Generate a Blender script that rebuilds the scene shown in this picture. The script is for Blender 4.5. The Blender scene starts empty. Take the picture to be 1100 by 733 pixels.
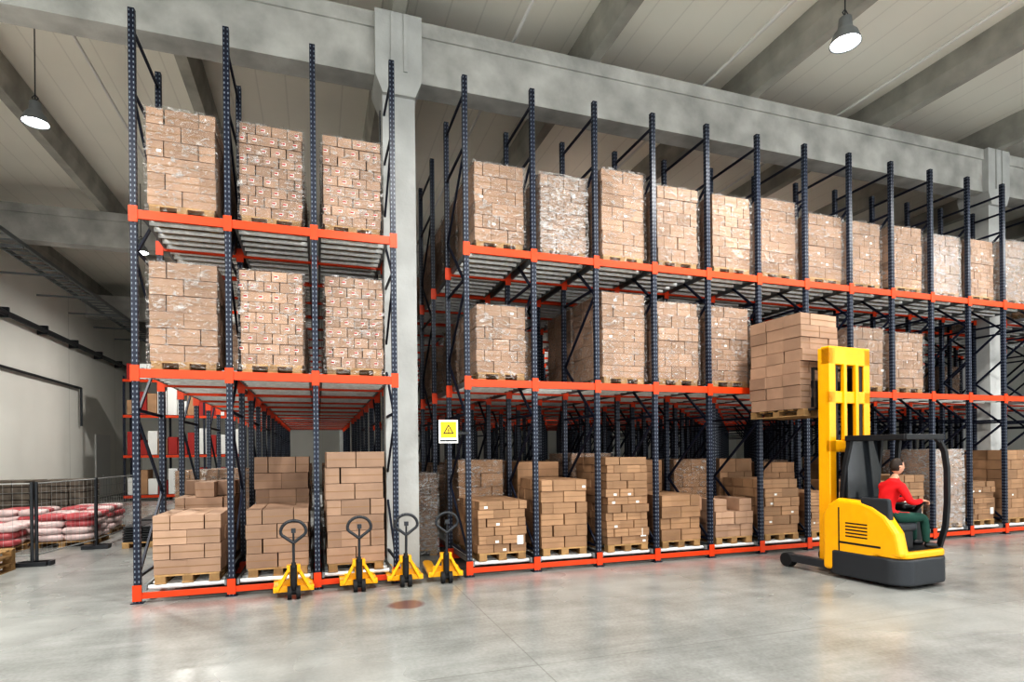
import bpy, math, random, bmesh
from mathutils import Vector, Matrix
random.seed(7)
# ---------------------------------------------------------------- constants
D=9.133; B=1.1625; X0=-2.341; ZM=3.136; ZT=5.30; ZP=8.10; RS=1.40; NR=14
HC=2.0; CEIL=10.25
sc=bpy.context.scene
# ---------------------------------------------------------------- materials
def mat(name,col,rough=.5,metal=0,noise=0,nscale=8,bump=0,bscale=60,emit=None,estr=0,spec=None,shade=False,coat=0):
    m=bpy.data.materials.new(name); m.use_nodes=True; nt=m.node_tree; N=nt.nodes; L=nt.links
    b=N['Principled BSDF']; b.inputs['Roughness'].default_value=rough; b.inputs['Metallic'].default_value=metal
    if spec is not None: b.inputs['Specular IOR Level'].default_value=spec
    if coat: b.inputs['Coat Weight'].default_value=coat
    c=(*col,1); b.inputs['Base Color'].default_value=c
    tc=N.new('ShaderNodeTexCoord'); src=None
    if noise:
        n=N.new('ShaderNodeTexNoise'); n.inputs['Scale'].default_value=nscale; n.inputs['Detail'].default_value=6
        L.new(tc.outputs['Object'],n.inputs['Vector'])
        r=N.new('ShaderNodeMapRange'); r.inputs['From Min'].default_value=.3; r.inputs['From Max'].default_value=.7
        r.inputs['To Min'].default_value=1-noise; r.inputs['To Max'].default_value=1+noise
        L.new(n.outputs['Fac'],r.inputs['Value'])
        mx=N.new('ShaderNodeVectorMath'); mx.operation='SCALE'; mx.inputs[0].default_value=col
        L.new(r.outputs['Result'],mx.inputs['Scale']); src=mx.outputs[0]
    if shade:
        a=N.new('ShaderNodeAttribute'); a.attribute_name='shade'
        oi=N.new('ShaderNodeObjectInfo'); rr=N.new('ShaderNodeMapRange'); rr.inputs['To Min'].default_value=.84; rr.inputs['To Max'].default_value=1.10
        L.new(oi.outputs['Random'],rr.inputs['Value'])
        pm=N.new('ShaderNodeMath'); pm.operation='MULTIPLY'; L.new(a.outputs['Fac'],pm.inputs[0]); L.new(rr.outputs['Result'],pm.inputs[1])
        mx=N.new('ShaderNodeVectorMath'); mx.operation='SCALE'; mx.inputs[0].default_value=col
        if src: L.new(src,mx.inputs[0])
        L.new(pm.outputs[0],mx.inputs['Scale']); src=mx.outputs[0]
    if src: L.new(src,b.inputs['Base Color'])
    if bump:
        n=N.new('ShaderNodeTexNoise'); n.inputs['Scale'].default_value=bscale; n.inputs['Detail'].default_value=4
        L.new(tc.outputs['Object'],n.inputs['Vector'])
        bp=N.new('ShaderNodeBump'); bp.inputs['Strength'].default_value=bump; bp.inputs['Distance'].default_value=.02
        L.new(n.outputs['Fac'],bp.inputs['Height']); L.new(bp.outputs['Normal'],b.inputs['Normal'])
    if emit: b.inputs['Emission Color'].default_value=(*emit,1); b.inputs['Emission Strength'].default_value=estr
    return m
def math_node(N,op,a=None,b=None,L=None,c=None):
    n=N.new('ShaderNodeMath'); n.operation=op
    for i,v in enumerate((a,b,c)):
        if v is None: continue
        if isinstance(v,(int,float)): n.inputs[i].default_value=v
        else: L.new(v,n.inputs[i])
    return n.outputs[0]

M_card=mat('cardboard',(.385,.240,.145),.75,noise=.12,nscale=3,shade=True)
M_card2=mat('cardboard_pinkish',(.39,.26,.185),.72,noise=.10,nscale=3,shade=True)
M_tape=mat('packing_tape',(.27,.165,.09),.35)
M_label=mat('paper_label',(.78,.78,.76),.6)
M_red=mat('red_print',(.38,.035,.03),.6)
M_wood=mat('pallet_wood',(.42,.27,.13),.75,noise=.25,nscale=9,shade=True)
M_orange=mat('orange_beam_paint',(.64,.065,.010),.42,noise=.08,nscale=5)
M_steel=mat('galvanised_steel_roller',(.84,.86,.86),.35,metal=.1,noise=.1,nscale=12)
M_rail=mat('roller_rail_steel',(.26,.28,.29),.45,metal=.4)
M_wire=mat('galvanised_wire',(.42,.43,.43),.4,metal=.3)
M_navyb=mat('navy_brace_paint',(.010,.015,.035),.45)
M_conc=mat('beam_concrete',(.47,.47,.45),.85,noise=.25,nscale=1.6,bump=.25,bscale=14)
M_purl=mat('purlin_concrete',(.41,.405,.37),.85,noise=.22,nscale=1.6,bump=.25,bscale=14)
M_conc2=mat('column_concrete',(.52,.53,.52),.8,noise=.10,nscale=2,bump=.2,bscale=14)
M_yel=mat('yellow_machine_paint',(.90,.45,.006),.32,noise=.03,coat=.3)
M_black=mat('black_plastic',(.018,.019,.022),.45)
M_dgrey=mat('dark_grey_paint',(.036,.040,.047),.4)
M_rubber=mat('rubber',(.015,.015,.017),.7)
M_wrapw=mat('white_plastic_sack',(.66,.52,.51),.35,noise=.2,nscale=6)
M_sackr=mat('red_plastic_sack',(.44,.10,.11),.35,noise=.3,nscale=5)
M_darkgoods=mat('dark_goods',(.13,.11,.09),.7,noise=.4,nscale=5)
M_red_j=mat('red_jacket_cloth',(.66,.015,.02),.8,bump=.3,bscale=30)
M_trous=mat('dark_green_trousers',(.015,.065,.05),.85,bump=.3,bscale=30)
M_skin=mat('skin',(.60,.34,.24),.55)
M_hair=mat('dark_hair',(.03,.018,.012),.6)
M_signy=mat('sign_yellow',(.90,.60,.01),.4)
M_lampe=mat('lamp_glow',(1,1,1),.4,emit=(.97,.99,1),estr=45)
M_glass=mat('dark_glass',(.03,.035,.04),.08)

def upright_mat():
    m=mat('navy_perforated_upright',(.016,.026,.058),.42); nt=m.node_tree; N=nt.nodes; L=nt.links
    b=N['Principled BSDF']; tc=N.new('ShaderNodeTexCoord'); s=N.new('ShaderNodeSeparateXYZ'); L.new(tc.outputs['Object'],s.inputs[0])
    g=N.new('ShaderNodeNewGeometry'); sn=N.new('ShaderNodeSeparateXYZ'); L.new(g.outputs['Normal'],sn.inputs[0])
    mm=lambda *a,**k: math_node(N,*a,L=L,**k)
    dx=mm('ABSOLUTE',mm('WRAP',mm('SUBTRACT',s.outputs[0],X0),B/2,c=-B/2))
    dy=mm('ABSOLUTE',mm('SUBTRACT',mm('WRAP',mm('SUBTRACT',s.outputs[1],D),RS/2,c=-RS/2),0.0))
    hx=mm('LESS_THAN',mm('ABSOLUTE',mm('SUBTRACT',dx,.024)),.007)
    hy=mm('LESS_THAN',mm('ABSOLUTE',mm('SUBTRACT',dy,.020)),.007)
    isy=mm('GREATER_THAN',mm('ABSOLUTE',sn.outputs[1]),.5)
    h=mm('ADD',mm('MULTIPLY',hx,isy),mm('MULTIPLY',hy,mm('SUBTRACT',1.0,isy)))
    hz=mm('LESS_THAN',mm('WRAP',s.outputs[2],.07,c=0.0),.030)
    k=mm('MULTIPLY',h,hz)
    mx=N.new('ShaderNodeMix'); mx.data_type='RGBA'; mx.inputs['A'].default_value=(.007,.012,.030,1); mx.inputs['B'].default_value=(.20,.23,.27,1)
    L.new(k,mx.inputs['Factor']); L.new(mx.outputs['Result'],b.inputs['Base Color'])
    return m
M_up=upright_mat()

def film_mat(name,lo,hi,p0,p1,col):
    m=bpy.data.materials.new(name); m.use_nodes=True; nt=m.node_tree; N=nt.nodes; L=nt.links; N.clear()
    o=N.new('ShaderNodeOutputMaterial'); t=N.new('ShaderNodeBsdfTransparent'); g=N.new('ShaderNodeBsdfPrincipled')
    g.inputs['Base Color'].default_value=(*col,1); g.inputs['Roughness'].default_value=.12; g.inputs['Metallic'].default_value=.5
    tc=N.new('ShaderNodeTexCoord'); mp=N.new('ShaderNodeMapping'); mp.inputs['Scale'].default_value=(3,3,7); L.new(tc.outputs['Object'],mp.inputs[0])
    oi=N.new('ShaderNodeObjectInfo'); L.new(oi.outputs['Location'],mp.inputs['Location'])
    n=N.new('ShaderNodeTexNoise'); n.inputs['Scale'].default_value=2.0; n.inputs['Detail'].default_value=8; n.inputs['Roughness'].default_value=.6; n.inputs['Distortion'].default_value=2.2
    L.new(mp.outputs[0],n.inputs['Vector'])
    bp=N.new('ShaderNodeBump'); bp.inputs['Strength'].default_value=1; bp.inputs['Distance'].default_value=.07
    L.new(n.outputs['Fac'],bp.inputs['Height']); L.new(bp.outputs['Normal'],g.inputs['Normal'])
    r=N.new('ShaderNodeValToRGB'); r.color_ramp.elements[0].position=p0; r.color_ramp.elements[0].color=(lo,)*3+(1,)
    r.color_ramp.elements[1].position=p1; r.color_ramp.elements[1].color=(hi,)*3+(1,)
    L.new(n.outputs['Fac'],r.inputs[0])
    mx=N.new('ShaderNodeMixShader'); L.new(r.outputs[0],mx.inputs[0]); L.new(t.outputs[0],mx.inputs[1]); L.new(g.outputs[0],mx.inputs[2])
    L.new(mx.outputs[0],o.inputs[0]); return m
M_film=film_mat('stretch_wrap_film',.05,.80,.51,.66,(.88,.87,.86))
M_filmw=film_mat('cloudy_stretch_wrap_film',.16,.9,.45,.62,(.95,.94,.93))

def floor_mat():
    m=bpy.data.materials.new('polished_concrete_floor'); m.use_nodes=True; nt=m.node_tree; N=nt.nodes; L=nt.links
    b=N['Principled BSDF']; tc=N.new('ShaderNodeTexCoord')
    def noise(s,d,dist=0):
        n=N.new('ShaderNodeTexNoise'); n.inputs['Scale'].default_value=s; n.inputs['Detail'].default_value=d; n.inputs['Distortion'].default_value=dist
        L.new(tc.outputs['Object'],n.inputs['Vector']); return n.outputs['Fac']
    n1=noise(.30,4,.1); n2=noise(1.6,12,.1); n3=noise(26,6)
    mp=N.new('ShaderNodeMapping'); mp.inputs['Scale'].default_value=(.5,6,1); mp.inputs['Rotation'].default_value=(0,0,.35); L.new(tc.outputs['Object'],mp.inputs[0])
    ns=N.new('ShaderNodeTexNoise'); ns.inputs['Scale'].default_value=1.1; ns.inputs['Detail'].default_value=9; ns.inputs['Distortion'].default_value=.4; L.new(mp.outputs[0],ns.inputs['Vector'])
    mm=lambda *a,**k: math_node(N,*a,L=L,**k)
    v=mm('ADD',mm('ADD',mm('ADD',mm('MULTIPLY',n1,.35),mm('MULTIPLY',n2,.33)),mm('MULTIPLY',n3,.17)),mm('MULTIPLY',ns.outputs['Fac'],.15))
    r=N.new('ShaderNodeValToRGB'); e=r.color_ramp.elements
    e[0].position=.37; e[0].color=(.190,.195,.190,1); e[1].position=.63; e[1].color=(.375,.385,.375,1)
    L.new(v,r.inputs[0])
    s=N.new('ShaderNodeSeparateXYZ'); L.new(tc.outputs['Object'],s.inputs[0])
    jx=mm('LESS_THAN',mm('ABSOLUTE',mm('WRAP',mm('SUBTRACT',s.outputs[0],1.95),3,c=-3.0)),.007)
    jy=mm('LESS_THAN',mm('ABSOLUTE',mm('WRAP',mm('SUBTRACT',s.outputs[1],5.1),3,c=-3.0)),.007)
    j=mm('MULTIPLY',mm('MAXIMUM',jx,jy),.35)
    mx=N.new('ShaderNodeMix'); mx.data_type='RGBA'; L.new(r.outputs[0],mx.inputs['A']); mx.inputs['B'].default_value=(.10,.10,.09,1); L.new(j,mx.inputs['Factor'])
    sb=N.new('ShaderNodeVectorMath'); sb.operation='DISTANCE'; L.new(tc.outputs['Object'],sb.inputs[0]); sb.inputs[1].default_value=(1.1,7.74,0)
    d=mm('ADD',sb.outputs['Value'],mm('MULTIPLY',n2,.18))
    mk=N.new('ShaderNodeMapRange'); mk.inputs['From Min'].default_value=.28; mk.inputs['From Max'].default_value=.35; mk.inputs['To Min'].default_value=.75; mk.inputs['To Max'].default_value=0
    L.new(d,mk.inputs['Value'])
    m2=N.new('ShaderNodeMix'); m2.data_type='RGBA'; L.new(mx.outputs['Result'],m2.inputs['A']); m2.inputs['B'].default_value=(.14,.045,.04,1); L.new(mk.outputs['Result'],m2.inputs['Factor'])
    L.new(m2.outputs['Result'],b.inputs['Base Color'])
    rr=N.new('ShaderNodeMapRange'); rr.inputs['From Min'].default_value=.3; rr.inputs['From Max'].default_value=.7; rr.inputs['To Min'].default_value=.20; rr.inputs['To Max'].default_value=.32
    L.new(n1,rr.inputs['Value']); L.new(rr.outputs['Result'],b.inputs['Roughness'])
    b.inputs['Specular IOR Level'].default_value=.5
    bp=N.new('ShaderNodeBump'); bp.inputs['Strength'].default_value=.05; bp.inputs['Distance'].default_value=.01; L.new(n3,bp.inputs['Height']); L.new(bp.outputs['Normal'],b.inputs['Normal'])
    return m
def ribbed(name,col,axis,period,depth,rough=.6,amt=.14):
    m=mat(name,col,rough); nt=m.node_tree; N=nt.nodes; L=nt.links; b=N['Principled BSDF']
    tc=N.new('ShaderNodeTexCoord'); s=N.new('ShaderNodeSeparateXYZ'); L.new(tc.outputs['Object'],s.inputs[0])
    w=math_node(N,'WRAP',s.outputs[axis],period,L=L,c=0.0); k=math_node(N,'LESS_THAN',w,depth,L=L)
    n=N.new('ShaderNodeTexNoise'); n.inputs['Scale'].default_value=.5; n.inputs['Detail'].default_value=6; L.new(tc.outputs['Object'],n.inputs['Vector'])
    f=math_node(N,'ADD',math_node(N,'MULTIPLY',k,-amt,L=L),math_node(N,'ADD',math_node(N,'MULTIPLY',n.outputs['Fac'],.16,L=L),.92,L=L),L=L)
    mx=N.new('ShaderNodeVectorMath'); mx.operation='SCALE'; mx.inputs[0].default_value=col; L.new(f,mx.inputs['Scale'])
    L.new(mx.outputs[0],b.inputs['Base Color']); return m
M_ceil=ribbed('ceiling_panels',(.88,.865,.79),0,.6,.03,amt=.10)
M_wall=ribbed('wall_panels',(.88,.87,.82),1,6,.05,.7,.2)

# ---------------------------------------------------------------- mesh builder
class MB:
    def __init__(s): s.v=[];s.f=[];s.m=[];s.s=[]
    def add(s,vs,fs,m=0,sh=1.0,T=None):
        o=len(s.v)
        if T is not None: vs=[T@Vector(p) for p in vs]
        s.v+= [tuple(p) for p in vs]
        for f in fs: s.f.append([i+o for i in f]); s.m.append(m); s.s.append(sh)
    def box(s,x0,x1,y0,y1,z0,z1,m=0,sh=1.0,T=None):
        s.add([(x0,y0,z0),(x1,y0,z0),(x1,y1,z0),(x0,y1,z0),(x0,y0,z1),(x1,y0,z1),(x1,y1,z1),(x0,y1,z1)],
          [(0,3,2,1),(4,5,6,7),(0,1,5,4),(1,2,6,5),(2,3,7,6),(3,0,4,7)],m,sh,T)
    def frame(s,p,q):
        p=Vector(p);q=Vector(q);d=(q-p).normalized()
        a=Vector((0,0,1)) if abs(d.z)<.9 else Vector((1,0,0))
        u=d.cross(a).normalized(); w=u.cross(d).normalized(); return p,q,u,w
    def bar(s,p,q,wd,ht,m=0,sh=1.0):
        p,q,u,w=s.frame(p,q); vs=[]
        for c in (p,q):
            for a,b in((-1,-1),(1,-1),(1,1),(-1,1)): vs.append(c+u*a*wd/2+w*b*ht/2)
        s.add(vs,[(0,1,2,3),(7,6,5,4),(0,4,5,1),(1,5,6,2),(2,6,7,3),(3,7,4,0)],m,sh)
    def cyl(s,p,q,r,n=10,m=0,r2=None,cap=True,sh=1.0):
        p,q,u,w=s.frame(p,q); r2=r if r2 is None else r2; vs=[]
        for c,R in((p,r),(q,r2)):
            for i in range(n):
                a=2*math.pi*i/n; vs.append(c+u*math.cos(a)*R+w*math.sin(a)*R)
        fs=[(i,(i+1)%n,n+(i+1)%n,n+i) for i in range(n)]
        if cap: fs+= [tuple(range(n-1,-1,-1)),tuple(range(n,2*n))]
        s.add(vs,fs,m,sh)
    def tube(s,pts,r,n=8,m=0,closed=False):
        L=list(pts)
        if closed: L=L+[L[0]]
        for a,b in zip(L,L[1:]): s.cyl(a,b,r,n,m)
    def lathe(s,prof,n=24,m=0,c=(0,0,0)):
        vs=[]
        for r,z in prof:
            for i in range(n):
                a=2*math.pi*i/n; vs.append((c[0]+r*math.cos(a),c[1]+r*math.sin(a),c[2]+z))
        fs=[]
        for k in range(len(prof)-1):
            for i in range(n): fs.append((k*n+i,k*n+(i+1)%n,(k+1)*n+(i+1)%n,(k+1)*n+i))
        s.add(vs,fs,m)
    def prism(s,pts,vec,m=0):
        n=len(pts); vec=Vector(vec); a=[Vector(p) for p in pts]; b=[p+vec for p in a]
        s.add(a+b,[tuple(range(n-1,-1,-1)),tuple(range(n,2*n))]+[(i,(i+1)%n,n+(i+1)%n,n+i) for i in range(n)],m)
    def mesh(s,name,mats,smooth=False):
        me=bpy.data.meshes.new(name); me.from_pydata(s.v,[],s.f)
        for x in mats: me.materials.append(x)
        me.polygons.foreach_set('material_index',s.m)
        at=me.attributes.new('shade','FLOAT','FACE'); at.data.foreach_set('value',s.s)
        if smooth: me.polygons.foreach_set('use_smooth',[True]*len(s.f))
        me.update(); return me
    def obj(s,name,mats,parent=None,smooth=False,bevel=0,fix=False):
        me=s.mesh(name,mats,smooth)
        if fix or bevel:
            bm=bmesh.new(); bm.from_mesh(me); bmesh.ops.recalc_face_normals(bm,faces=bm.faces); bm.to_mesh(me); bm.free()
        o=bpy.data.objects.new(name,me); sc.collection.objects.link(o)
        if parent: o.parent=parent
        if bevel:
            b=o.modifiers.new('bevel','BEVEL'); b.width=bevel; b.segments=3; b.limit_method='ANGLE'; b.angle_limit=math.radians(40)
        if smooth:
            for p in me.polygons: p.use_smooth=True
        return o
def empty(name,loc=(0,0,0),rz=0):
    e=bpy.data.objects.new(name,None); sc.collection.objects.link(e); e.location=loc; e.rotation_euler[2]=rz; e.empty_display_size=.3; return e
def rrect(x0,x1,y0,y1,r,n=14):
    pts=[]
    for cx,cy,a0 in((x1-r,y1-r,0),(x0+r,y1-r,90),(x0+r,y0+r,180),(x1-r,y0+r,270)):
        for i in range(n+1):
            a=math.radians(a0+90*i/n); pts.append((cx+r*math.cos(a),cy+r*math.sin(a)))
    return pts

# ---------------------------------------------------------------- room shell
XL,XR,YF,YB=-10.2,34,-9,41
b=MB(); b.box(XL-.3,XR+.3,YF-.3,YB+.3,-.3,0); b.obj('floor',[floor_mat()])
b=MB(); b.box(XL-.3,XR+.3,YF-.3,YB+.3,CEIL,CEIL+.3); b.obj('ceiling',[M_ceil])
b=MB(); b.box(XL-.3,XL,YF,YB,0,CEIL); b.obj('wall_left',[M_wall])
b=MB(); b.box(XR,XR+.3,YF,YB,0,CEIL); b.obj('wall_right',[M_wall])
b=MB(); b.box(XL-.3,XR+.3,YB,YB+.3,0,CEIL); b.obj('wall_back',[M_wall])
PX=[1.4+3.8*k for k in range(-3,9)]
YBm=[-.7,10.2,21.1,32.0]
for x in PX:
    b=MB(); b.prism([(x-.11,YF,9.625),(x+.11,YF,9.625),(x+.2,YF,9.9),(x+.2,YF,CEIL),(x-.2,YF,CEIL),(x-.2,YF,9.9)],(0,YB-YF,0)); b.obj('concrete_purlin',[M_purl],fix=True)
for y in YBm:
    b=MB(); b.box(XL,XR,y+.04,y+.50,8.55,9.62); b.box(XL,XR,y,y+.54,9.36,9.62); b.obj('concrete_roof_beam',[M_conc])
for y in YBm:
    for x in (1.4,16.6,31.8):
        b=MB(); b.box(x-.28,x+.28,y-.02,y+.58,0,8.5)
        b.box(x-.40,x+.40,y-.10,y+.66,8.5,9.62); b.prism([(x-.28,y-.1,8.2),(x+.28,y-.1,8.2),(x+.4,y-.1,8.5),(x-.4,y-.1,8.5)],(0,.76,0))
        b.box(x-.14,x-.08,y-.13,y-.1,8.6,9.6); b.box(x+.08,x+.14,y-.13,y-.1,8.6,9.6)
        b.obj('concrete_column',[M_conc2],fix=True)
b=MB()
for x in (7.9,3.6,11.6,-4.2): b.cyl((x,YF,9.8),(x,YB,9.8),.03,8,0)
b.obj('ceiling_sprinkler_pipes',[M_label])
b=MB()
b.cyl((XL+.25,0,6.9),(XL+.25,YB,6.9),.10,10,0); b.cyl((XL+.12,0,5.1),(XL+.12,31,5.1),.05,8,0); b.cyl((XL+.12,31,5.1),(XL+.12,31,3.4),.05,8,0)
for k in range(14): b.box(XL,XL+.35,3*k,3*k+.08,6.75,7.1,0)
b.obj('wall_pipes',[M_dgrey])
b=MB()
for k in (-.35,.35): b.box(XL+1.6+k-.03,XL+1.6+k+.03,YF,YB,8.3,8.42,0)
for k in range(100): b.box(XL+1.25,XL+1.95,YF+.5*k,YF+.5*k+.05,8.3,8.34,0)
for k in range(16): b.box(XL,XL+1.95,YF+3*k,YF+3*k+.05,8.24,8.3,0)
b.obj('trim_cable_tray',[M_rail])
b=MB(); b.box(XL,XL+.06,33,35,0,3.1); b.box(XL+.05,XL+.09,33.9,34.1,1,1.1,0); b.obj('door_1',[M_label])

# ---------------------------------------------------------------- racks
def rack(name,i0,i1):
    root=empty(name)
    up=MB();br=MB();bm=MB();pl=MB()
    for i in range(i0,i1+1):
        x=X0+B*i
        for r in range(NR):
            y=D+RS*r
            up.box(x-.040,x+.040,y-.04,y+.04,0.01,ZP)
            pl.box(x-.075,x+.075,y-.07,y+.07,0,.012,1)
            for z in (ZM,ZT,.14):
                pl.box(x-.055,x+.055,y-.052,y-.041,z-.11,z+.11,0)
        for r in range(0,NR,2):
            y0=D+RS*r+.04; y1=D+RS*(r+1)-.04
            z=.35; k=0
            for zz in (.35,ZM-.5,ZT-.45,7.0,7.85): br.bar((x,y0,zz),(x,y1,zz),.03,.04)
            while z+1.1<7.6:
                a,bb=(y0,y1) if k%2==0 else (y1,y0)
                br.bar((x,a,z),(x,bb,z+1.1),.03,.04); z+=1.1; k+=1
    xa,xb=X0+B*i0,X0+B*i1
    for r in range(NR):
        y=D+RS*r
        for z in (ZM,ZT):
            hh=.06 if r==0 else .035
            bm.box(xa-.05,xb+.05,y-.041,y+.0,z-hh,z+hh)
        bm.box(xa-.05,xb+.05,y-.041,y,.06,.14)
    up.obj('uprights',[M_up],root); br.obj('bracing',[M_navyb],root); bm.obj('beams',[M_orange],root); pl.obj('beam_connectors',[M_orange,M_navyb],root)
    for i in range(i0,i1):
        if i==16: continue
        for z in (.155,ZM,ZT):
            o=bpy.data.objects.new('roller_lane',LANE); sc.collection.objects.link(o); o.parent=root; o.location=(X0+B*(i+.5),D,z+.03)
ln=MB(); yy=.0
for sx in (-.5,.5): ln.box(sx-.015,sx+.015,0,RS*(NR-1),-.03,.05,1)
yy=.10
while yy<RS*(NR-1): ln.cyl((-.48,yy,.0),(.48,yy,.0),.034,8,0); yy+=.25
LANE=ln.mesh('roller_lane',[M_steel,M_rail])
rack('pallet_rack',0,3)
rack('pallet_rack',4,21)

# ---------------------------------------------------------------- pallets + boxes
def pallet(b,w,d,m=0):
    for sx in (-w/2,-.07,w/2-.14):
        b.box(sx,sx+.14,-d/2,d/2,0,.02,m,random.uniform(.7,1))
        for sy in (-d/2,-.07,d/2-.14): b.box(sx+.005,sx+.135,sy,sy+.14,.02,.10,m,random.uniform(.6,1))
    n=6
    for i in range(n):
        y=-d/2+(d-.12)*i/(n-1); b.box(-w/2,w/2,y,y+.12,.10,.125,m,random.uniform(.8,1.15))
def stack_mesh(name,w,d,H,nx,ny,nz,seed,wrap=0,printed=False,pink=False,ragged=0,jit=.006,label=False):
    rnd=random.Random(seed); st=random.getstate(); random.seed(seed)
    b=MB(); pallet(b,.82,min(1.2,d+.04),1); z0=.125; h=(H-z0)/nz
    for k in range(nz):
        ox=rnd.uniform(-jit,jit)*1.3; oy=rnd.uniform(-jit,jit)*1.3; ls=rnd.uniform(.93,1.05)
        for j in range(ny):
            cuts=[0]+([i/nx for i in range(1,nx)] if k%2==0 else [(i+.5)/nx for i in range(nx)])+[1]
            for i in range(len(cuts)-1):
                if ragged and k>=nz-ragged and rnd.random()<.35: continue
                xa=-w/2+w*cuts[i]; xb=-w/2+w*cuts[i+1]; ya=-d/2+d*j/ny; yb=ya+d/ny
                jx=ox+rnd.uniform(-jit,jit); jy=oy+rnd.uniform(-jit,jit); g=.005; sh=ls*rnd.uniform(.80,1.12)
                b.box(xa+g+jx,xb-g+jx,ya+g+jy,yb-g+jy,z0+h*k+.003,z0+h*(k+1)-.004,0,sh)
                if j==0:
                    xm=(xa+xb)/2+jx; y=ya+g+jy-.0015
                    zt=z0+h*(k+.5)
                    if printed:
                        if rnd.random()<.8:
                            xm+=rnd.choice((-.03,0,.03)); 
                            b.box(xm-.035,xm+.02,y,y+.001,zt-.022,zt+.02,3)
                            b.box(xm-.035,xm+.012,y-.001,y,zt-.012,zt+.014,4)
                    else:
                        b.box(xa+g+jx,xb-g+jx,y,y+.001,zt-.008,zt+.008,2)
                        if rnd.random()<.07: b.box(xm+.02,xm+.08,y-.001,y,zt-.05,zt-.01,3)
    y=-d/2-.014
    if label: b.box(w/2-.17,w/2-.06,y,y+.002,z0+.12,z0+.27,3)
    if wrap:
        W=w/2+.025; E=d/2+.025; nu=10; nv=14; per=[]
        c=[(-W,-E),(W,-E),(W,E),(-W,E)]
        for q in range(4):
            (ax,ay),(bx,by)=c[q],c[(q+1)%4]
            for i in range(nu):
                t=i/nu; per.append((ax+(bx-ax)*t,ay+(by-ay)*t))
        vs=[]
        for v in range(nv+1):
            z=.03+(H+.01-.03)*v/nv
            for (px,py) in per:
                q=rnd.uniform(-.004,.016); l=math.hypot(px,py); vs.append((px+px/l*q,py+py/l*q,z+(rnd.uniform(-.01,.01) if v else 0)))
        n=len(per); fs=[(v*n+i,v*n+(i+1)%n,(v+1)*n+(i+1)%n,(v+1)*n+i) for v in range(nv) for i in range(n)]
        fs.append(tuple(nv*n+i for i in range(n)))
        b.add(vs,fs,5)
    random.setstate(st)
    return b.mesh(name,[M_card2 if pink else M_card,M_wood,M_tape,M_label,M_red,M_filmw if wrap==2 else M_film])
cache={}
def put(x,y,z,H,kind='plain',seed=0,rz=0,name=None):
    key=(round(H,2),kind,seed%4)
    if key not in cache:
        s=key[2]+int(H*100); v=key[2]
        if kind=='print': me=stack_mesh('pallet_of_printed_cartons',.86,1.2,H,4,4,max(2,round(H/.17)),s,wrap=1,printed=True,pink=True)
        elif kind=='wrap': me=stack_mesh('wrapped_pallet_of_boxes',.86,1.2,H,(3,2,4,3)[v],3,max(2,round(H/(.22,.30,.19,.26)[v])),s,wrap=1,pink=v!=1)
        elif kind=='wwrap': me=stack_mesh('wrapped_pallet_of_boxes',.86,1.2,H,3,3,max(2,round(H/.22)),s,wrap=2,pink=True)
        elif kind=='bigwrap': me=stack_mesh('wrapped_pallet_of_cartons',.86,1.2,H,2,3,max(2,round(H/.24)),s,wrap=1,pink=True)
        elif kind=='plain': me=stack_mesh('pallet_of_boxes',.86,1.2,H,2,3,max(2,round(H/(.26,.21,.30,.24)[v])),s)
        elif kind=='small': me=stack_mesh('pallet_of_boxes',.84,1.2,H,(3,2,3,2)[v],4,max(2,round(H/(.17,.20,.15,.22)[v])),s,jit=.012,label=v%2==0)
        elif kind=='pink': me=stack_mesh('pallet_of_cartons',.86,1.2,H,2,3,max(2,round(H/.27)),s,pink=True,jit=.009)
        elif kind=='rag': me=stack_mesh('pallet_of_cartons',.86,1.2,H,3,3,max(2,round(H/.27)),s,pink=True,ragged=1,jit=.014)
        cache[key]=me
    me=cache[key]; nm=name or me.name.split('.')[0]
    o=bpy.data.objects.new(nm,me); sc.collection.objects.link(o); o.location=(x,y,z); o.rotation_euler[2]=rz; return o
def bx(k): return X0+B*(k+.5)
YP=D+.68
LZ=.066
rj=lambda a: random.uniform(-a,a)
top={0:(1.47,'bigwrap'),1:(1.47,'print'),2:(1.47,'print'),4:(1.42,'wrap'),5:(1.40,'wwrap'),6:(1.66,'bigwrap'),7:(1.50,'wrap'),8:(1.50,'wrap'),9:(1.58,'bigwrap'),
     10:(1.42,'bigwrap'),11:(1.42,'wrap'),12:(1.44,'wrap'),13:(1.38,'wwrap'),14:(1.42,'wrap'),15:(1.5,'wwrap'),17:(1.45,'wrap'),18:(1.4,'wrap'),19:(1.5,'plain')}
for k,(H,t) in top.items():
    put(bx(k)+rj(.03),YP+rj(.04),ZT+LZ,H,t,k,rj(.02))
    for r in (1,2,3,5):
        if random.random()<.75: put(bx(k)+rj(.03),YP+1.3*r+rj(.04),ZT+LZ,H,t,k)
mid={0:(1.51,'bigwrap'),1:(1.49,'print'),2:(1.51,'print'),4:(1.25,'wrap'),6:(1.64,'bigwrap'),7:(1.54,'wrap'),8:(1.54,'wrap'),9:(1.3,'plain'),11:(1.35,'wrap'),12:(1.3,'wrap')}
for k,(H,t) in mid.items():
    put(bx(k)+rj(.03),YP+rj(.04),ZM+LZ,H,t,k,rj(.02))
    for r in (1,3,5):
        if random.random()<.6: put(bx(k)+rj(.03),YP+1.3*r+rj(.04),ZM+LZ,H,t,k)
for k,y in ((5,2.6),(10,5.2),(13,3.9),(14,5.2),(15,6.5),(17,5.2),(18,3.9)): put(bx(k),YP+y,ZM+LZ,1.4,'wrap',k)
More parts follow.
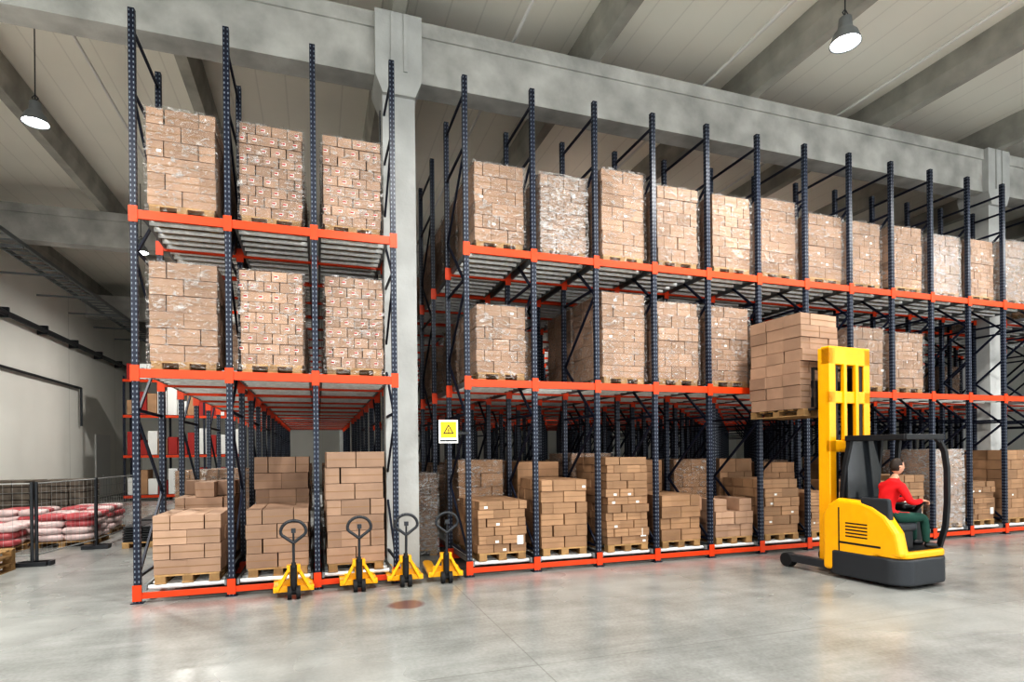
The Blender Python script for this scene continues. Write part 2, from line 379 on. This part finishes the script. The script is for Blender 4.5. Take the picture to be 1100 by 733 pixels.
gnd={0:(.95,'pink'),1:(.98,'pink'),2:(1.82,'pink'),4:(.98,'small'),5:(1.30,'small'),6:(1.68,'small'),7:(.96,'small'),8:(.85,'rag'),9:(1.2,'small'),10:(.9,'small'),11:(1.1,'small'),12:(1.2,'small'),13:(1.75,'wwrap'),14:(1.0,'small'),15:(1.72,'plain'),17:(1.2,'small'),18:(1.4,'plain')}
for k,(H,t) in gnd.items():
    put(bx(k)+rj(.03),YP+rj(.04),.222,H,t,k,rj(.025))
gnd2={0:(1.35,'rag'),1:(1.75,'pink'),2:(1.75,'pink'),4:(1.65,'wrap'),5:(1.6,'plain'),6:(1.75,'wrap'),7:(1.6,'plain'),8:(1.6,'wrap'),9:(1.6,'plain'),10:(1.5,'plain'),12:(1.6,'plain'),14:(1.6,'plain')}
for k,(H,t) in gnd2.items(): put(bx(k)+rj(.03),YP+1.3+rj(.04),.222,H,t,k+1)
for k in (0,1,2,4,5,6,7,8,9,10,11,12):
    for r in (3,6,8):
        if random.random()<.7: put(bx(k)+rj(.03),YP+1.3*r,.222,1.5,('plain','wrap')[(k+r)%2],k)
put(1.80,11.9,0,1.6,'wwrap',1)

# ---------------------------------------------------------------- warning sign
s=empty('warning_sign')
b=MB(); b.box(1.82,2.13,D-.075,D-.065,2.16,2.53,0); b.box(1.85,2.10,D-.079,D-.075,2.25,2.50,1)
cx,cz=1.975,2.36
def tri(r,y0,y1,m): b.prism([(cx-r*.87,y0,cz-r*.5),(cx+r*.87,y0,cz-r*.5),(cx,y0,cz+r)],(0,y1-y0,0),m)
tri(.10,D-.083,D-.079,2); tri(.068,D-.086,D-.083,1); b.box(cx-.008,cx+.008,D-.089,D-.086,cz-.015,cz+.035,2); b.box(cx-.008,cx+.008,D-.089,D-.086,cz-.032,cz-.02,2)
b.box(1.84,2.11,D-.078,D-.075,2.19,2.215,2)
b.box(2.10,2.31,D-.064,D-.052,2.30,2.34,2)
b.obj('plate',[M_label,M_signy,M_black],s,fix=True)

# ---------------------------------------------------------------- pendant lamps
def lamp(x,y,z=8.2,power=280):
    e=empty('industrial_pendant_lamp',(x,y,z))
    b=MB(); b.lathe([(.05,.36),(.09,.34),(.10,.2),(.12,.16),(.17,.10),(.215,-.03),(.22,-.05),(.205,-.04),(.11,.12)],24,0)
    b.lathe([(.0,.37),(.05,.36)],24,0); b.obj('reflector',[M_rail],e,smooth=True)
    b=MB(); b.cyl((0,0,-.03),(0,0,.03),.175,24,0); b.obj('bulb_glass',[M_lampe],e)
    b=MB(); b.cyl((0,0,.36),(0,0,CEIL-z),.010,6,0); b.tube([(0,0,.36),(.05,0,.42),(0,0,.48),(-.05,0,.42)],.008,6,0,True); b.obj('cord',[M_dgrey],e)
    l=bpy.data.lights.new('lamp_light','AREA'); l.shape='DISK'; l.size=.4; l.energy=power; l.color=(1,.98,.93)
    o=bpy.data.objects.new('lamp_light',l); sc.collection.objects.link(o); o.parent=e; o.location=(0,0,-.08)
for x,y in ((-4.86,12.9),(-4.9,5.6)): lamp(x,y,power=430)
for x,y in ((-5.0,20.2),(-4.9,27.5)): lamp(x,y,power=250)
for x,y in ((7.66,6.73),(1.9,5.2),(14.0,6.2),(7.66,-.6),(1.9,-1.2),(-4.9,-.6),(14,-.6),(7.6,17),(14,17),(20,6.5),(2.1,24)): lamp(x,y)

# ---------------------------------------------------------------- pallet jacks
def jack(x,y,rz=0,steer=0):
    e=empty('pallet_jack',(x,y,0),rz)
    b=MB()
    for sx in (-1,1):
        c=sx*.19
        b.prism([(c-.078,.12,.09),(c+.078,.12,.09),(c+.078,1.1,.09),(c+.04,1.22,.09),(c-.04,1.22,.09),(c-.078,1.1,.09)],(0,0,.055))
        b.bar((c+sx*.03,.10,.10),(sx*.05,.06,.42),.07,.045)
    b.box(-.27,.27,.08,.16,.08,.16); b.box(-.09,.09,.02,.14,.36,.46); b.box(-.06,.06,.08,.14,.15,.38)
    b.box(-.20,.20,.11,.13,.15,.25)
    b.obj('forks_and_chassis',[M_yel],e,bevel=.008)
    b=MB(); b.cyl((0,.02,.12),(0,.02,.46),.045,14); b.cyl((0,.02,.44),(0,.02,.50),.03,12); b.cyl((-.07,-.01,.09),(.07,-.01,.09),.03,10)
    for sx in (-1,1): b.cyl((sx*.03,-.01,.09),(sx*.085,-.01,.09),.09,20)
    for sx in (-1,1): b.cyl((sx*.19-.04,1.05,.045),(sx*.19+.04,1.05,.045),.04,12)
    b.obj('wheels_and_pump',[M_rubber],e,fix=True)
    b=MB(); h=[(0,-.02,.44),(0,-.05,.60),(0,-.08,.80)]; b.tube(h,.019,10)
    lp=[]
    for t in range(24):
        a=2*math.pi*t/24; px=math.sin(a); pz=math.cos(a)
        wd=.165 if pz>-.2 else .165*(1-(-pz-.2)*.95)
        lp.append((px*wd,-.11-.02*pz,.945+.155*pz))
    b.tube(lp,.021,8,0,True); b.tube([(0,-.08,.80),(0,-.11,.95)],.013,8); b.box(-.03,.03,-.13,-.09,.93,.99)
    b.obj('handle',[M_dgrey],e,smooth=False)
jack(-.33,8.62,.05); jack(.56,8.74,.0); jack(1.245,8.80,-.03); jack(1.87,8.82,-.08)

# ---------------------------------------------------------------- forklift
RZ=math.radians(4.6); TO=(7.74,5.98)
T=empty('reach_truck_forklift',(TO[0],TO[1],0),RZ)
W_=1.08
b=MB()
b.prism([(x,y,.05) for x,y in rrect(-.02,W_,-.05,1.24,.26)],(0,0,.38),0)
b.obj('chassis_skirt',[M_dgrey],T,bevel=.03)
b=MB()
b.prism([(0,1.26,.10),(0,1.26,.95),(0,1.16,1.14),(0,1.0,1.24),(0,.62,1.22),(0,.42,1.16),(0,.22,1.03),(0,0.06,.80),(0,-.01,.45),(0,.40,.42),(0,.72,.10)],(.20,0,0),0)
b.obj('side_cover',[M_yel],T,bevel=.06,fix=True)
b=MB(); b.box(-.004,.0,.30,.95,.55,.58); b.box(-.004,.0,.95,.97,.2,1.10)
for k in range(5): b.box(-.004,.0,.5,.85,.66+.05*k,.68+.05*k)
b.obj('cover_vents',[M_black],T)
b=MB(); b.box(.02,W_-.02,.98,1.24,.14,1.06); b.obj('battery_cover',[M_yel],T,bevel=.04)
b=MB(); b.prism([(x,y,.43) for x,y in rrect(.0,W_-.01,-.03,.5,.22)],(0,0,.10),0); b.obj('step_band',[M_yel],T,bevel=.03)
b=MB(); b.box(.2,W_-.06,.05,1.0,.46,.545,0); b.box(.86,W_-.04,.35,1.0,.5,1.10,0); b.box(.22,W_-.04,.82,.98,.5,1.22,0)
b.box(.68,W_-.06,.40,.95,1.08,1.16,0)
b.obj('cockpit_console',[M_black],T,bevel=.03)
b=MB(); wx,wy,wz=.84,.235,1.195
for i in range(20):
    a=2*math.pi*i/20; a2=2*math.pi*(i+1)/20
    b.cyl((wx+.13*math.cos(a),wy+.13*math.sin(a),wz),(wx+.13*math.cos(a2),wy+.13*math.sin(a2),wz),.014,8)
b.cyl((wx+.06,wy+.25,.9),(wx,wy,wz),.03,10); b.bar((wx-.12,wy,wz),(wx+.12,wy,wz),.03,.015); b.cyl((.94,.62,1.15),(.94,.62,1.28),.02,8)
b.obj('steering_wheel',[M_black],T)
b=MB(); b.box(.20,.56,.12,.66,.80,.92,0); b.obj('seat_cushion',[M_dgrey],T,bevel=.04)
b=MB(); b.prism([(.03,.18,.95),(.14,.18,.95),(.08,.18,1.28),(.01,.18,1.28)],(0,.44,0)); b.obj('seat_back',[M_dgrey],T,bevel=.03,fix=True)
b=MB(); b.box(.20,.52,.16,.62,.5,.81); b.obj('seat_base',[M_black],T,bevel=.02)
b=MB()
for p in [[(.22,1.08,1.05),(.22,1.02,1.7),(.26,.94,2.17)],[(1.02,1.08,1.1),(1.02,1.02,1.7),(.96,.94,2.17)],[(1.03,.12,.5),(1.06,.04,.85),(1.07,.02,1.2),(1.07,.02,1.7),(1.05,.04,1.95),(1.01,.08,2.10),(.95,.12,2.17)],[(1.04,.8,1.1),(1.04,.7,2.15)]]:
    for a,c in zip(p,p[1:]):
        a=Vector(a);c=Vector(c);dd=(c-a).normalized()*.012; b.bar(a-dd,c+dd,.07,.06)
b.box(.20,1.06,.91,1.00,2.13,2.21); b.box(.20,1.06,.04,.12,2.13,2.21); b.box(.18,.26,.06,.98,2.13,2.21); b.box(1.0,1.08,.06,.98,2.13,2.21)
for i in range(6): b.box(.30+.12*i,.345+.12*i,.1,.96,2.14,2.20)
b.obj('overhead_guard',[M_black],T,bevel=.008)
b=MB(); b.box(.24,1.0,.98,1.01,1.12,2.13,0); b.obj('mast_guard_screen',[M_glass],T)
b=MB(); y0,y1=1.27,1.49; q=.06
for xa,xb in ((.16,.31),(.98,1.13)): b.box(xa+q,xb+q,y0,y1,.15,3.66)
b.box(.16+q,1.13+q,y0,y1-.06,3.38,3.68); b.box(.16+q,1.13+q,y0,y0+.08,2.75,2.95); b.box(.16+q,1.13+q,y0,y0+.08,1.95,2.15); b.box(.16+q,1.13+q,y0,y0+.08,.3,.7)
b.box(.47+q,.54+q,y0-.03,y0+.05,2.15,3.4); b.box(.75+q,.82+q,y0-.03,y0+.05,2.15,3.4)
b.obj('mast',[M_yel],T,bevel=.015)
b=MB()
for xa,xb in ((.315,.39),(.90,.975)): b.box(xa+q,xb+q,y0+.03,y1+.02,.2,3.37)
b.cyl((.645+q,y0+.12,.2),(.645+q,y0+.12,3.37),.05,14); b.cyl((.43+q,y0+.12,.2),(.43+q,y0+.12,3.3),.02,8); b.cyl((.86+q,y0+.12,.2),(.86+q,y0+.12,3.3),.02,8)
for xx in (.43,.86): b.cyl((xx-.02+q,y0+.12,3.30),(xx+.02+q,y0+.12,3.30),.06,16)
b.box(.1+q,1.1+q,y1+.02,y1+.08,2.70,2.86); b.box(.1+q,1.1+q,y1+.02,y1+.08,3.02,3.14)
for xx in (.1,.32,.58,.80,1.06): b.box(xx+q,xx+.035+q,y1+.03,y1+.07,2.7,3.35)
b.box(.1+q,1.095+q,y1+.03,y1+.07,3.32,3.36)
b.obj('carriage_and_rails',[M_black],T)
b=MB()
for xx in (.31,.79): b.box(xx,xx+.12,y1+.08,y1+1.30,2.665,2.70); b.box(xx,xx+.12,y1+.08,y1+.12,2.665,3.1)
b.obj('forks',[M_dgrey],T)
b=MB()
for xx in (.02,.95):
    b.box(xx,xx+.13,1.2,1.98,.10,.22,0)
    b.cyl((xx-.01,1.98,.12),(xx+.14,1.98,.12),.12,24,1)
b.obj('outrigger_legs',[M_dgrey,M_rubber],T,bevel=.01)
b=MB(); b.cyl((.1,.3,.14),(.24,.3,.14),.14,24); b.cyl((.85,.3,.14),(.99,.3,.14),.14,24); b.obj('drive_wheels',[M_rubber],T)
ld=stack_mesh('pallet_of_boxes',.88,1.12,1.76,2,3,8,99,wrap=0,pink=True,jit=.012)
o=bpy.data.objects.new('lifted_pallet_of_boxes',ld); sc.collection.objects.link(o)
cosr,sinr=math.cos(RZ),math.sin(RZ)
def tw(x,y): return (TO[0]+x*cosr-y*sinr,TO[1]+x*sinr+y*cosr)
lx,ly=tw(.61,1.73+.60); o.location=(lx,ly,2.572); o.rotation_euler[2]=RZ

# ---------------------------------------------------------------- driver
drv=empty('forklift_driver',(TO[0],TO[1],0),RZ)
f=Vector((.93,-.36,0)).normalized(); l=Vector((-f.y,f.x,0)); hip=Vector((.29,.40,.99))
def P(a,bb,c): return hip+f*a+l*bb+Vector((0,0,c))
def skin_obj(name,verts,edges,radii,root,mats,fn=None,parent=None,sub=2):
    me=bpy.data.meshes.new(name); me.from_pydata([tuple(v) for v in verts],edges,[]); o=bpy.data.objects.new(name,me); sc.collection.objects.link(o)
    o.modifiers.new('s','SKIN'); 
    if not me.skin_vertices: 
        bm=bmesh.new(); bm.from_mesh(me); bm.verts.layers.skin.verify(); bm.to_mesh(me); bm.free()
    for i,r in enumerate(radii):
        sv=me.skin_vertices[0].data[i]; rr=r if isinstance(r,tuple) else (r,r); sv.radius=rr; sv.use_root=(i==root)
    sb=o.modifiers.new('ss','SUBSURF'); sb.levels=sub; sb.render_levels=sub
    dg=bpy.context.evaluated_depsgraph_get(); m2=bpy.data.meshes.new_from_object(o.evaluated_get(dg))
    o.modifiers.clear(); o.data=m2; m2.materials.clear()
    for x in mats: m2.materials.append(x)
    for p in m2.polygons:
        p.use_smooth=True
        if fn: p.material_index=fn(p.center)
    if parent: o.parent=parent
    return o
J=[P(0,0,0),P(.0,0,.18),P(.05,0,.36),P(.09,0,.48),P(.12,0,.56),P(.15,0,.65)]
R=[(.15,.13),(.14,.12),(.16,.13),(.13,.11),.058,.05]
E=[(0,1),(1,2),(2,3),(3,4),(4,5)]
for sd in (-1,1):
    n=len(J); J+=[P(.09,sd*.18,.46),P(.18,sd*.25,.24),P(.29,sd*.22,.225),P(.42,sd*.15,.25)]; R+=[.07,.052,.045,.036]
    E+=[(3,n),(n,n+1),(n+1,n+2),(n+2,n+3)]
    n=len(J); J+=[P(.06,sd*.10,-.01),P(.28,sd*.12,.0),P(.47,sd*.13,.0),P(.49,sd*.13,-.22),P(.50,sd*.13,-.38)]; R+=[.10,.085,.07,.058,.046]
    E+=[(0,n),(n,n+1),(n+1,n+2),(n+2,n+3),(n+3,n+4)]
def fn(c):
    r=Vector(c)-hip
    a=r.dot(f); z=r.z
    if z>.575: return 2
    return 0 if z>.075 else 1
skin_obj('body',J,E,R,0,[M_red_j,M_trous,M_skin],fn,drv)
for sd in (-1,1):
    skin_obj('shoe',[P(.47,sd*.13,-.40),P(.56,sd*.135,-.405),P(.66,sd*.14,-.41)],[(0,1),(1,2)],[.042,.04,.034],0,[M_black],None,drv,1)
bm=bmesh.new(); bmesh.ops.create_uvsphere(bm,u_segments=32,v_segments=24,radius=1)
hc=P(.165,0,.745)
for v in bm.verts:
    x,y,z=v.co
    sx=.098; sy=.076; sz=.118
    X=x*sx;Y=y*sy;Z=z*sz
    if z<-.2: X=X*(1-.15*(-z-.2)) + .012*(-z-.2); Y*=1-.28*(-z-.2)
    if x>.8 and abs(y)<.22 and -.35<z<.15: X+=.024*(1-abs(y)/.22)*(1-abs(z+.18)/.35 if abs(z+.18)<.35 else 0)
    if x>.7 and .1<abs(y)<.55 and .0<z<.22: X-=.009
    if x>.75 and abs(y)<.35 and -.56<z<-.42: X+=.004
    v.co=(X,Y,Z)
M4=Matrix(((f.x,l.x,0,hc.x),(f.y,l.y,0,hc.y),(0,0,1,hc.z),(0,0,0,1)))
for fc in bm.faces:
    c=fc.calc_center_median(); fc.smooth=True
    hairy=(c.z>.055) or (c.x<-.015 and c.z>-.06) or (c.x<.03 and c.z>.02)
    fc.material_index=1 if hairy else 0
    if not hairy and c.x>.06 and abs(abs(c.y)-.028)<.010 and abs(c.z-.012)<.009: fc.material_index=2
for v in bm.verts:
    c=v.co
    if (c.z>.05) or (c.x<-.02 and c.z>-.06): v.co=c*1.08
bm.transform(M4)
me=bpy.data.meshes.new('head'); bm.to_mesh(me); bm.free()
for m in (M_skin,M_hair,M_black): me.materials.append(m)
o=bpy.data.objects.new('head',me); sc.collection.objects.link(o); o.parent=drv
for sd in (-1,1):
    skin_obj('ear',[P(.155,sd*.076,.725),P(.15,sd*.086,.755)],[(0,1)],[.014,.018],0,[M_skin],None,drv,1)
    w=P(.42,sd*.15,.25); d1=(f*.9+l*(-sd)*.25+Vector((0,0,-.12))).normalized(); lat=l*sd
    pv=[w,w+d1*.05,w+d1*.09]; pr=[.026,(.034,.018),(.036,.016)]; pe=[(0,1),(1,2)]
    skin_obj('palm',pv,pe,pr,0,[M_skin],None,drv,2)
    for q2,(off,lng) in enumerate(((-.030,.066),(-.010,.076),(.010,.072),(.029,.056))):
        a=w+d1*.085+lat*off; bb=a+d1*lng*.5+Vector((0,0,-.006)); c=bb+d1*lng*.2+Vector((0,0,-lng*.45)); e2=c-d1*lng*.25+Vector((0,0,-lng*.25))
        skin_obj('finger',[a,bb,c,e2],[(0,1),(1,2),(2,3)],[.0095,.009,.0085,.0075],0,[M_skin],None,drv,1)
    a=w+d1*.03-lat*.028; skin_obj('thumb',[a,a-lat*.025+d1*.03,a-lat*.022+d1*.06+Vector((0,0,-.02))],[(0,1),(1,2)],[.012,.011,.009],0,[M_skin],None,drv,1)

# ---------------------------------------------------------------- left-hand storage area
def fence(x0,y0,x1,y1,H=1.55):
    e=empty('mesh_fence_panel'); b=MB(); p=Vector((x0,y0,0));q=Vector((x1,y1,0)); L=(q-p).length; n=int(L/.14)
    up=Vector((0,0,1))
    for c in (p,q): b.cyl(c,c+up*H,.03,8,0); b.box(c.x-.25,c.x+.25,c.y-.1,c.y+.1,0,.08,0)
    for zz in (.2,H-.03): b.cyl(p+up*zz,q+up*zz,.015,6,1)
    for i in range(n): c=p+(q-p)*i/n; b.cyl(c+up*.2,c+up*(H-.03),.003,4,1,cap=False)
    for i in range(6): zz=.3+i*.21; b.cyl(p+up*zz,q+up*zz,.003,4,1,cap=False)
    b.obj('panel',[M_dgrey,M_wire],e)
fence(-8.2,13.0,-5.0,12.95); fence(-4.95,13.0,-4.6,14.9); fence(-4.62,15.0,-4.5,17.6)
def sacks(x,y,n,seed,H=.8):
    e=empty('pallet_of_plastic_sacks',(x,y,0)); b=MB(); pallet(b,1.1,1.2,0); b.obj('pallet',[M_wood],e)
    rnd=random.Random(seed); z=.16
    bm=bmesh.new()
    for k in range(n):
        for i in range(2):
            for j in range(3):
                r=bmesh.ops.create_uvsphere(bm,u_segments=12,v_segments=8,radius=1)
                mi=1 if rnd.random()<.4 else 0
                cx=-.28+.56*i+rnd.uniform(-.04,.04); cy=-.4+.4*j+rnd.uniform(-.03,.03); cz=z+.15*k+.05
                for v in r['verts']:
                    c=v.co; s=lambda t,pw: math.copysign(abs(t)**pw,t)
                    v.co=Vector((cx+s(c.x,.55)*.29,cy+s(c.y,.55)*.21,cz+s(c.z,.7)*.085))
                    for fc in v.link_faces: fc.material_index=mi; fc.smooth=True
    me=bpy.data.meshes.new('sacks'); bm.to_mesh(me); bm.free(); me.materials.append(M_wrapw); me.materials.append(M_sackr)
    o=bpy.data.objects.new('sacks',me); sc.collection.objects.link(o); o.parent=e
for i,(x,y,n) in enumerate([(-7.9,15.2,3),(-6.6,15.4,3),(-5.4,16.0,4),(-8.4,17.5,4),(-6.9,17.6,4),(-5.6,18.0,4),(-9.3,15.6,3)]): sacks(x,y,n,i)
def goods(name,x,y,w,d,h,m):
    b=MB(); rnd=random.Random(int(x*10+y)); pallet(b,w,d,1); n=7
    for k in range(n):
        for i in range(3): b.box(-w/2+w*i/3+.01,-w/2+w*(i+1)/3-.01,-d/2+rnd.uniform(0,.06),d/2,.13+h*k/n,.13+h*(k+1)/n-.02,0,rnd.uniform(.7,1.2))
    o=b.obj(name,[m,M_wood]); o.location=(x,y,0)
for x,y in ((-8.15,20),(-6.85,20)): goods('stack_of_dark_crates',x,y,1.2,1.2,1.25,M_darkgoods)
for x,y in ((-3.5,15.3),(-3.6,16.9)): goods('stack_of_black_sheets',x,y,1.1,1.3,.35,M_black)
for x,y in ((-4.1,22.6),(-3.1,22.6),(-4.1,24.2)): put(x,y,0,1.5,'wrap',int(x*3+y)%3)
for i in range(3):
    b=MB(); 
    for k in range(3):
        bb=MB(); pallet(bb,.9,1.2); b.add([(v[0],v[1],v[2]+.127*k) for v in bb.v],bb.f,0)
    o=b.obj('stack_of_empty_pallets',[M_wood]); o.location=(-5.6-1.15*i,12.1,0); o.rotation_euler[2]=.1*i
e=empty('distant_storage_rack'); b=MB()
for i in range(4):
    for j in range(2): b.box(-8.2+1.6*i,-8.12+1.6*i,30+j,30.08+j,0,5.6,0)
for z in (.2,2.0,3.8,5.4): b.box(-8.2,-3.3,29.97,30.03,z-.06,z+.06,1); b.box(-8.2,-3.3,30,31.1,z+.05,z+.08,0)
b.obj('frame',[M_navyb,M_orange],e)
b=MB(); rnd=random.Random(4)
for z in (.28,2.08,3.88,5.48):
    for i in range(12):
        hh=rnd.uniform(.6,1.3) if z<5 else .7; b.box(-8.05+.4*i,-7.68+.4*i,30.05,31,z,z+hh,rnd.choice((0,0,1,2)))
b.obj('cartons',[M_label,M_red,M_card],e)

# ---------------------------------------------------------------- world + camera
w=bpy.data.worlds.new('World'); sc.world=w; w.use_nodes=True
bg=w.node_tree.nodes['Background']; bg.inputs[0].default_value=(.96,.985,1,1); bg.inputs[1].default_value=2.4
th,roll,pit,fpx,cy=.3233,-.0104,-.0007,623.632,486.91
fw=Vector((math.sin(th)*math.cos(pit),math.cos(th)*math.cos(pit),math.sin(pit))); rt=Vector((math.cos(th),-math.sin(th),0)); upv=rt.cross(fw)
r2=rt*math.cos(roll)+upv*math.sin(roll); u2=upv*math.cos(roll)-rt*math.sin(roll)
cd=bpy.data.cameras.new('camera'); cam=bpy.data.objects.new('camera',cd); sc.collection.objects.link(cam)
cd.sensor_fit='HORIZONTAL'; cd.sensor_width=36; cd.lens=36*fpx/1100; cd.shift_y=(cy-366.5)/1100; cd.clip_end=200
bk=-fw
cam.matrix_world=Matrix(((r2.x,u2.x,bk.x,0),(r2.y,u2.y,bk.y,0),(r2.z,u2.z,bk.z,HC),(0,0,0,1)))
sc.camera=cam
sc.view_settings.view_transform='Standard'
sc.view_settings.exposure=-.12
try: sc.view_settings.look='High Contrast'
except Exception as ex: print('LOOK',ex)
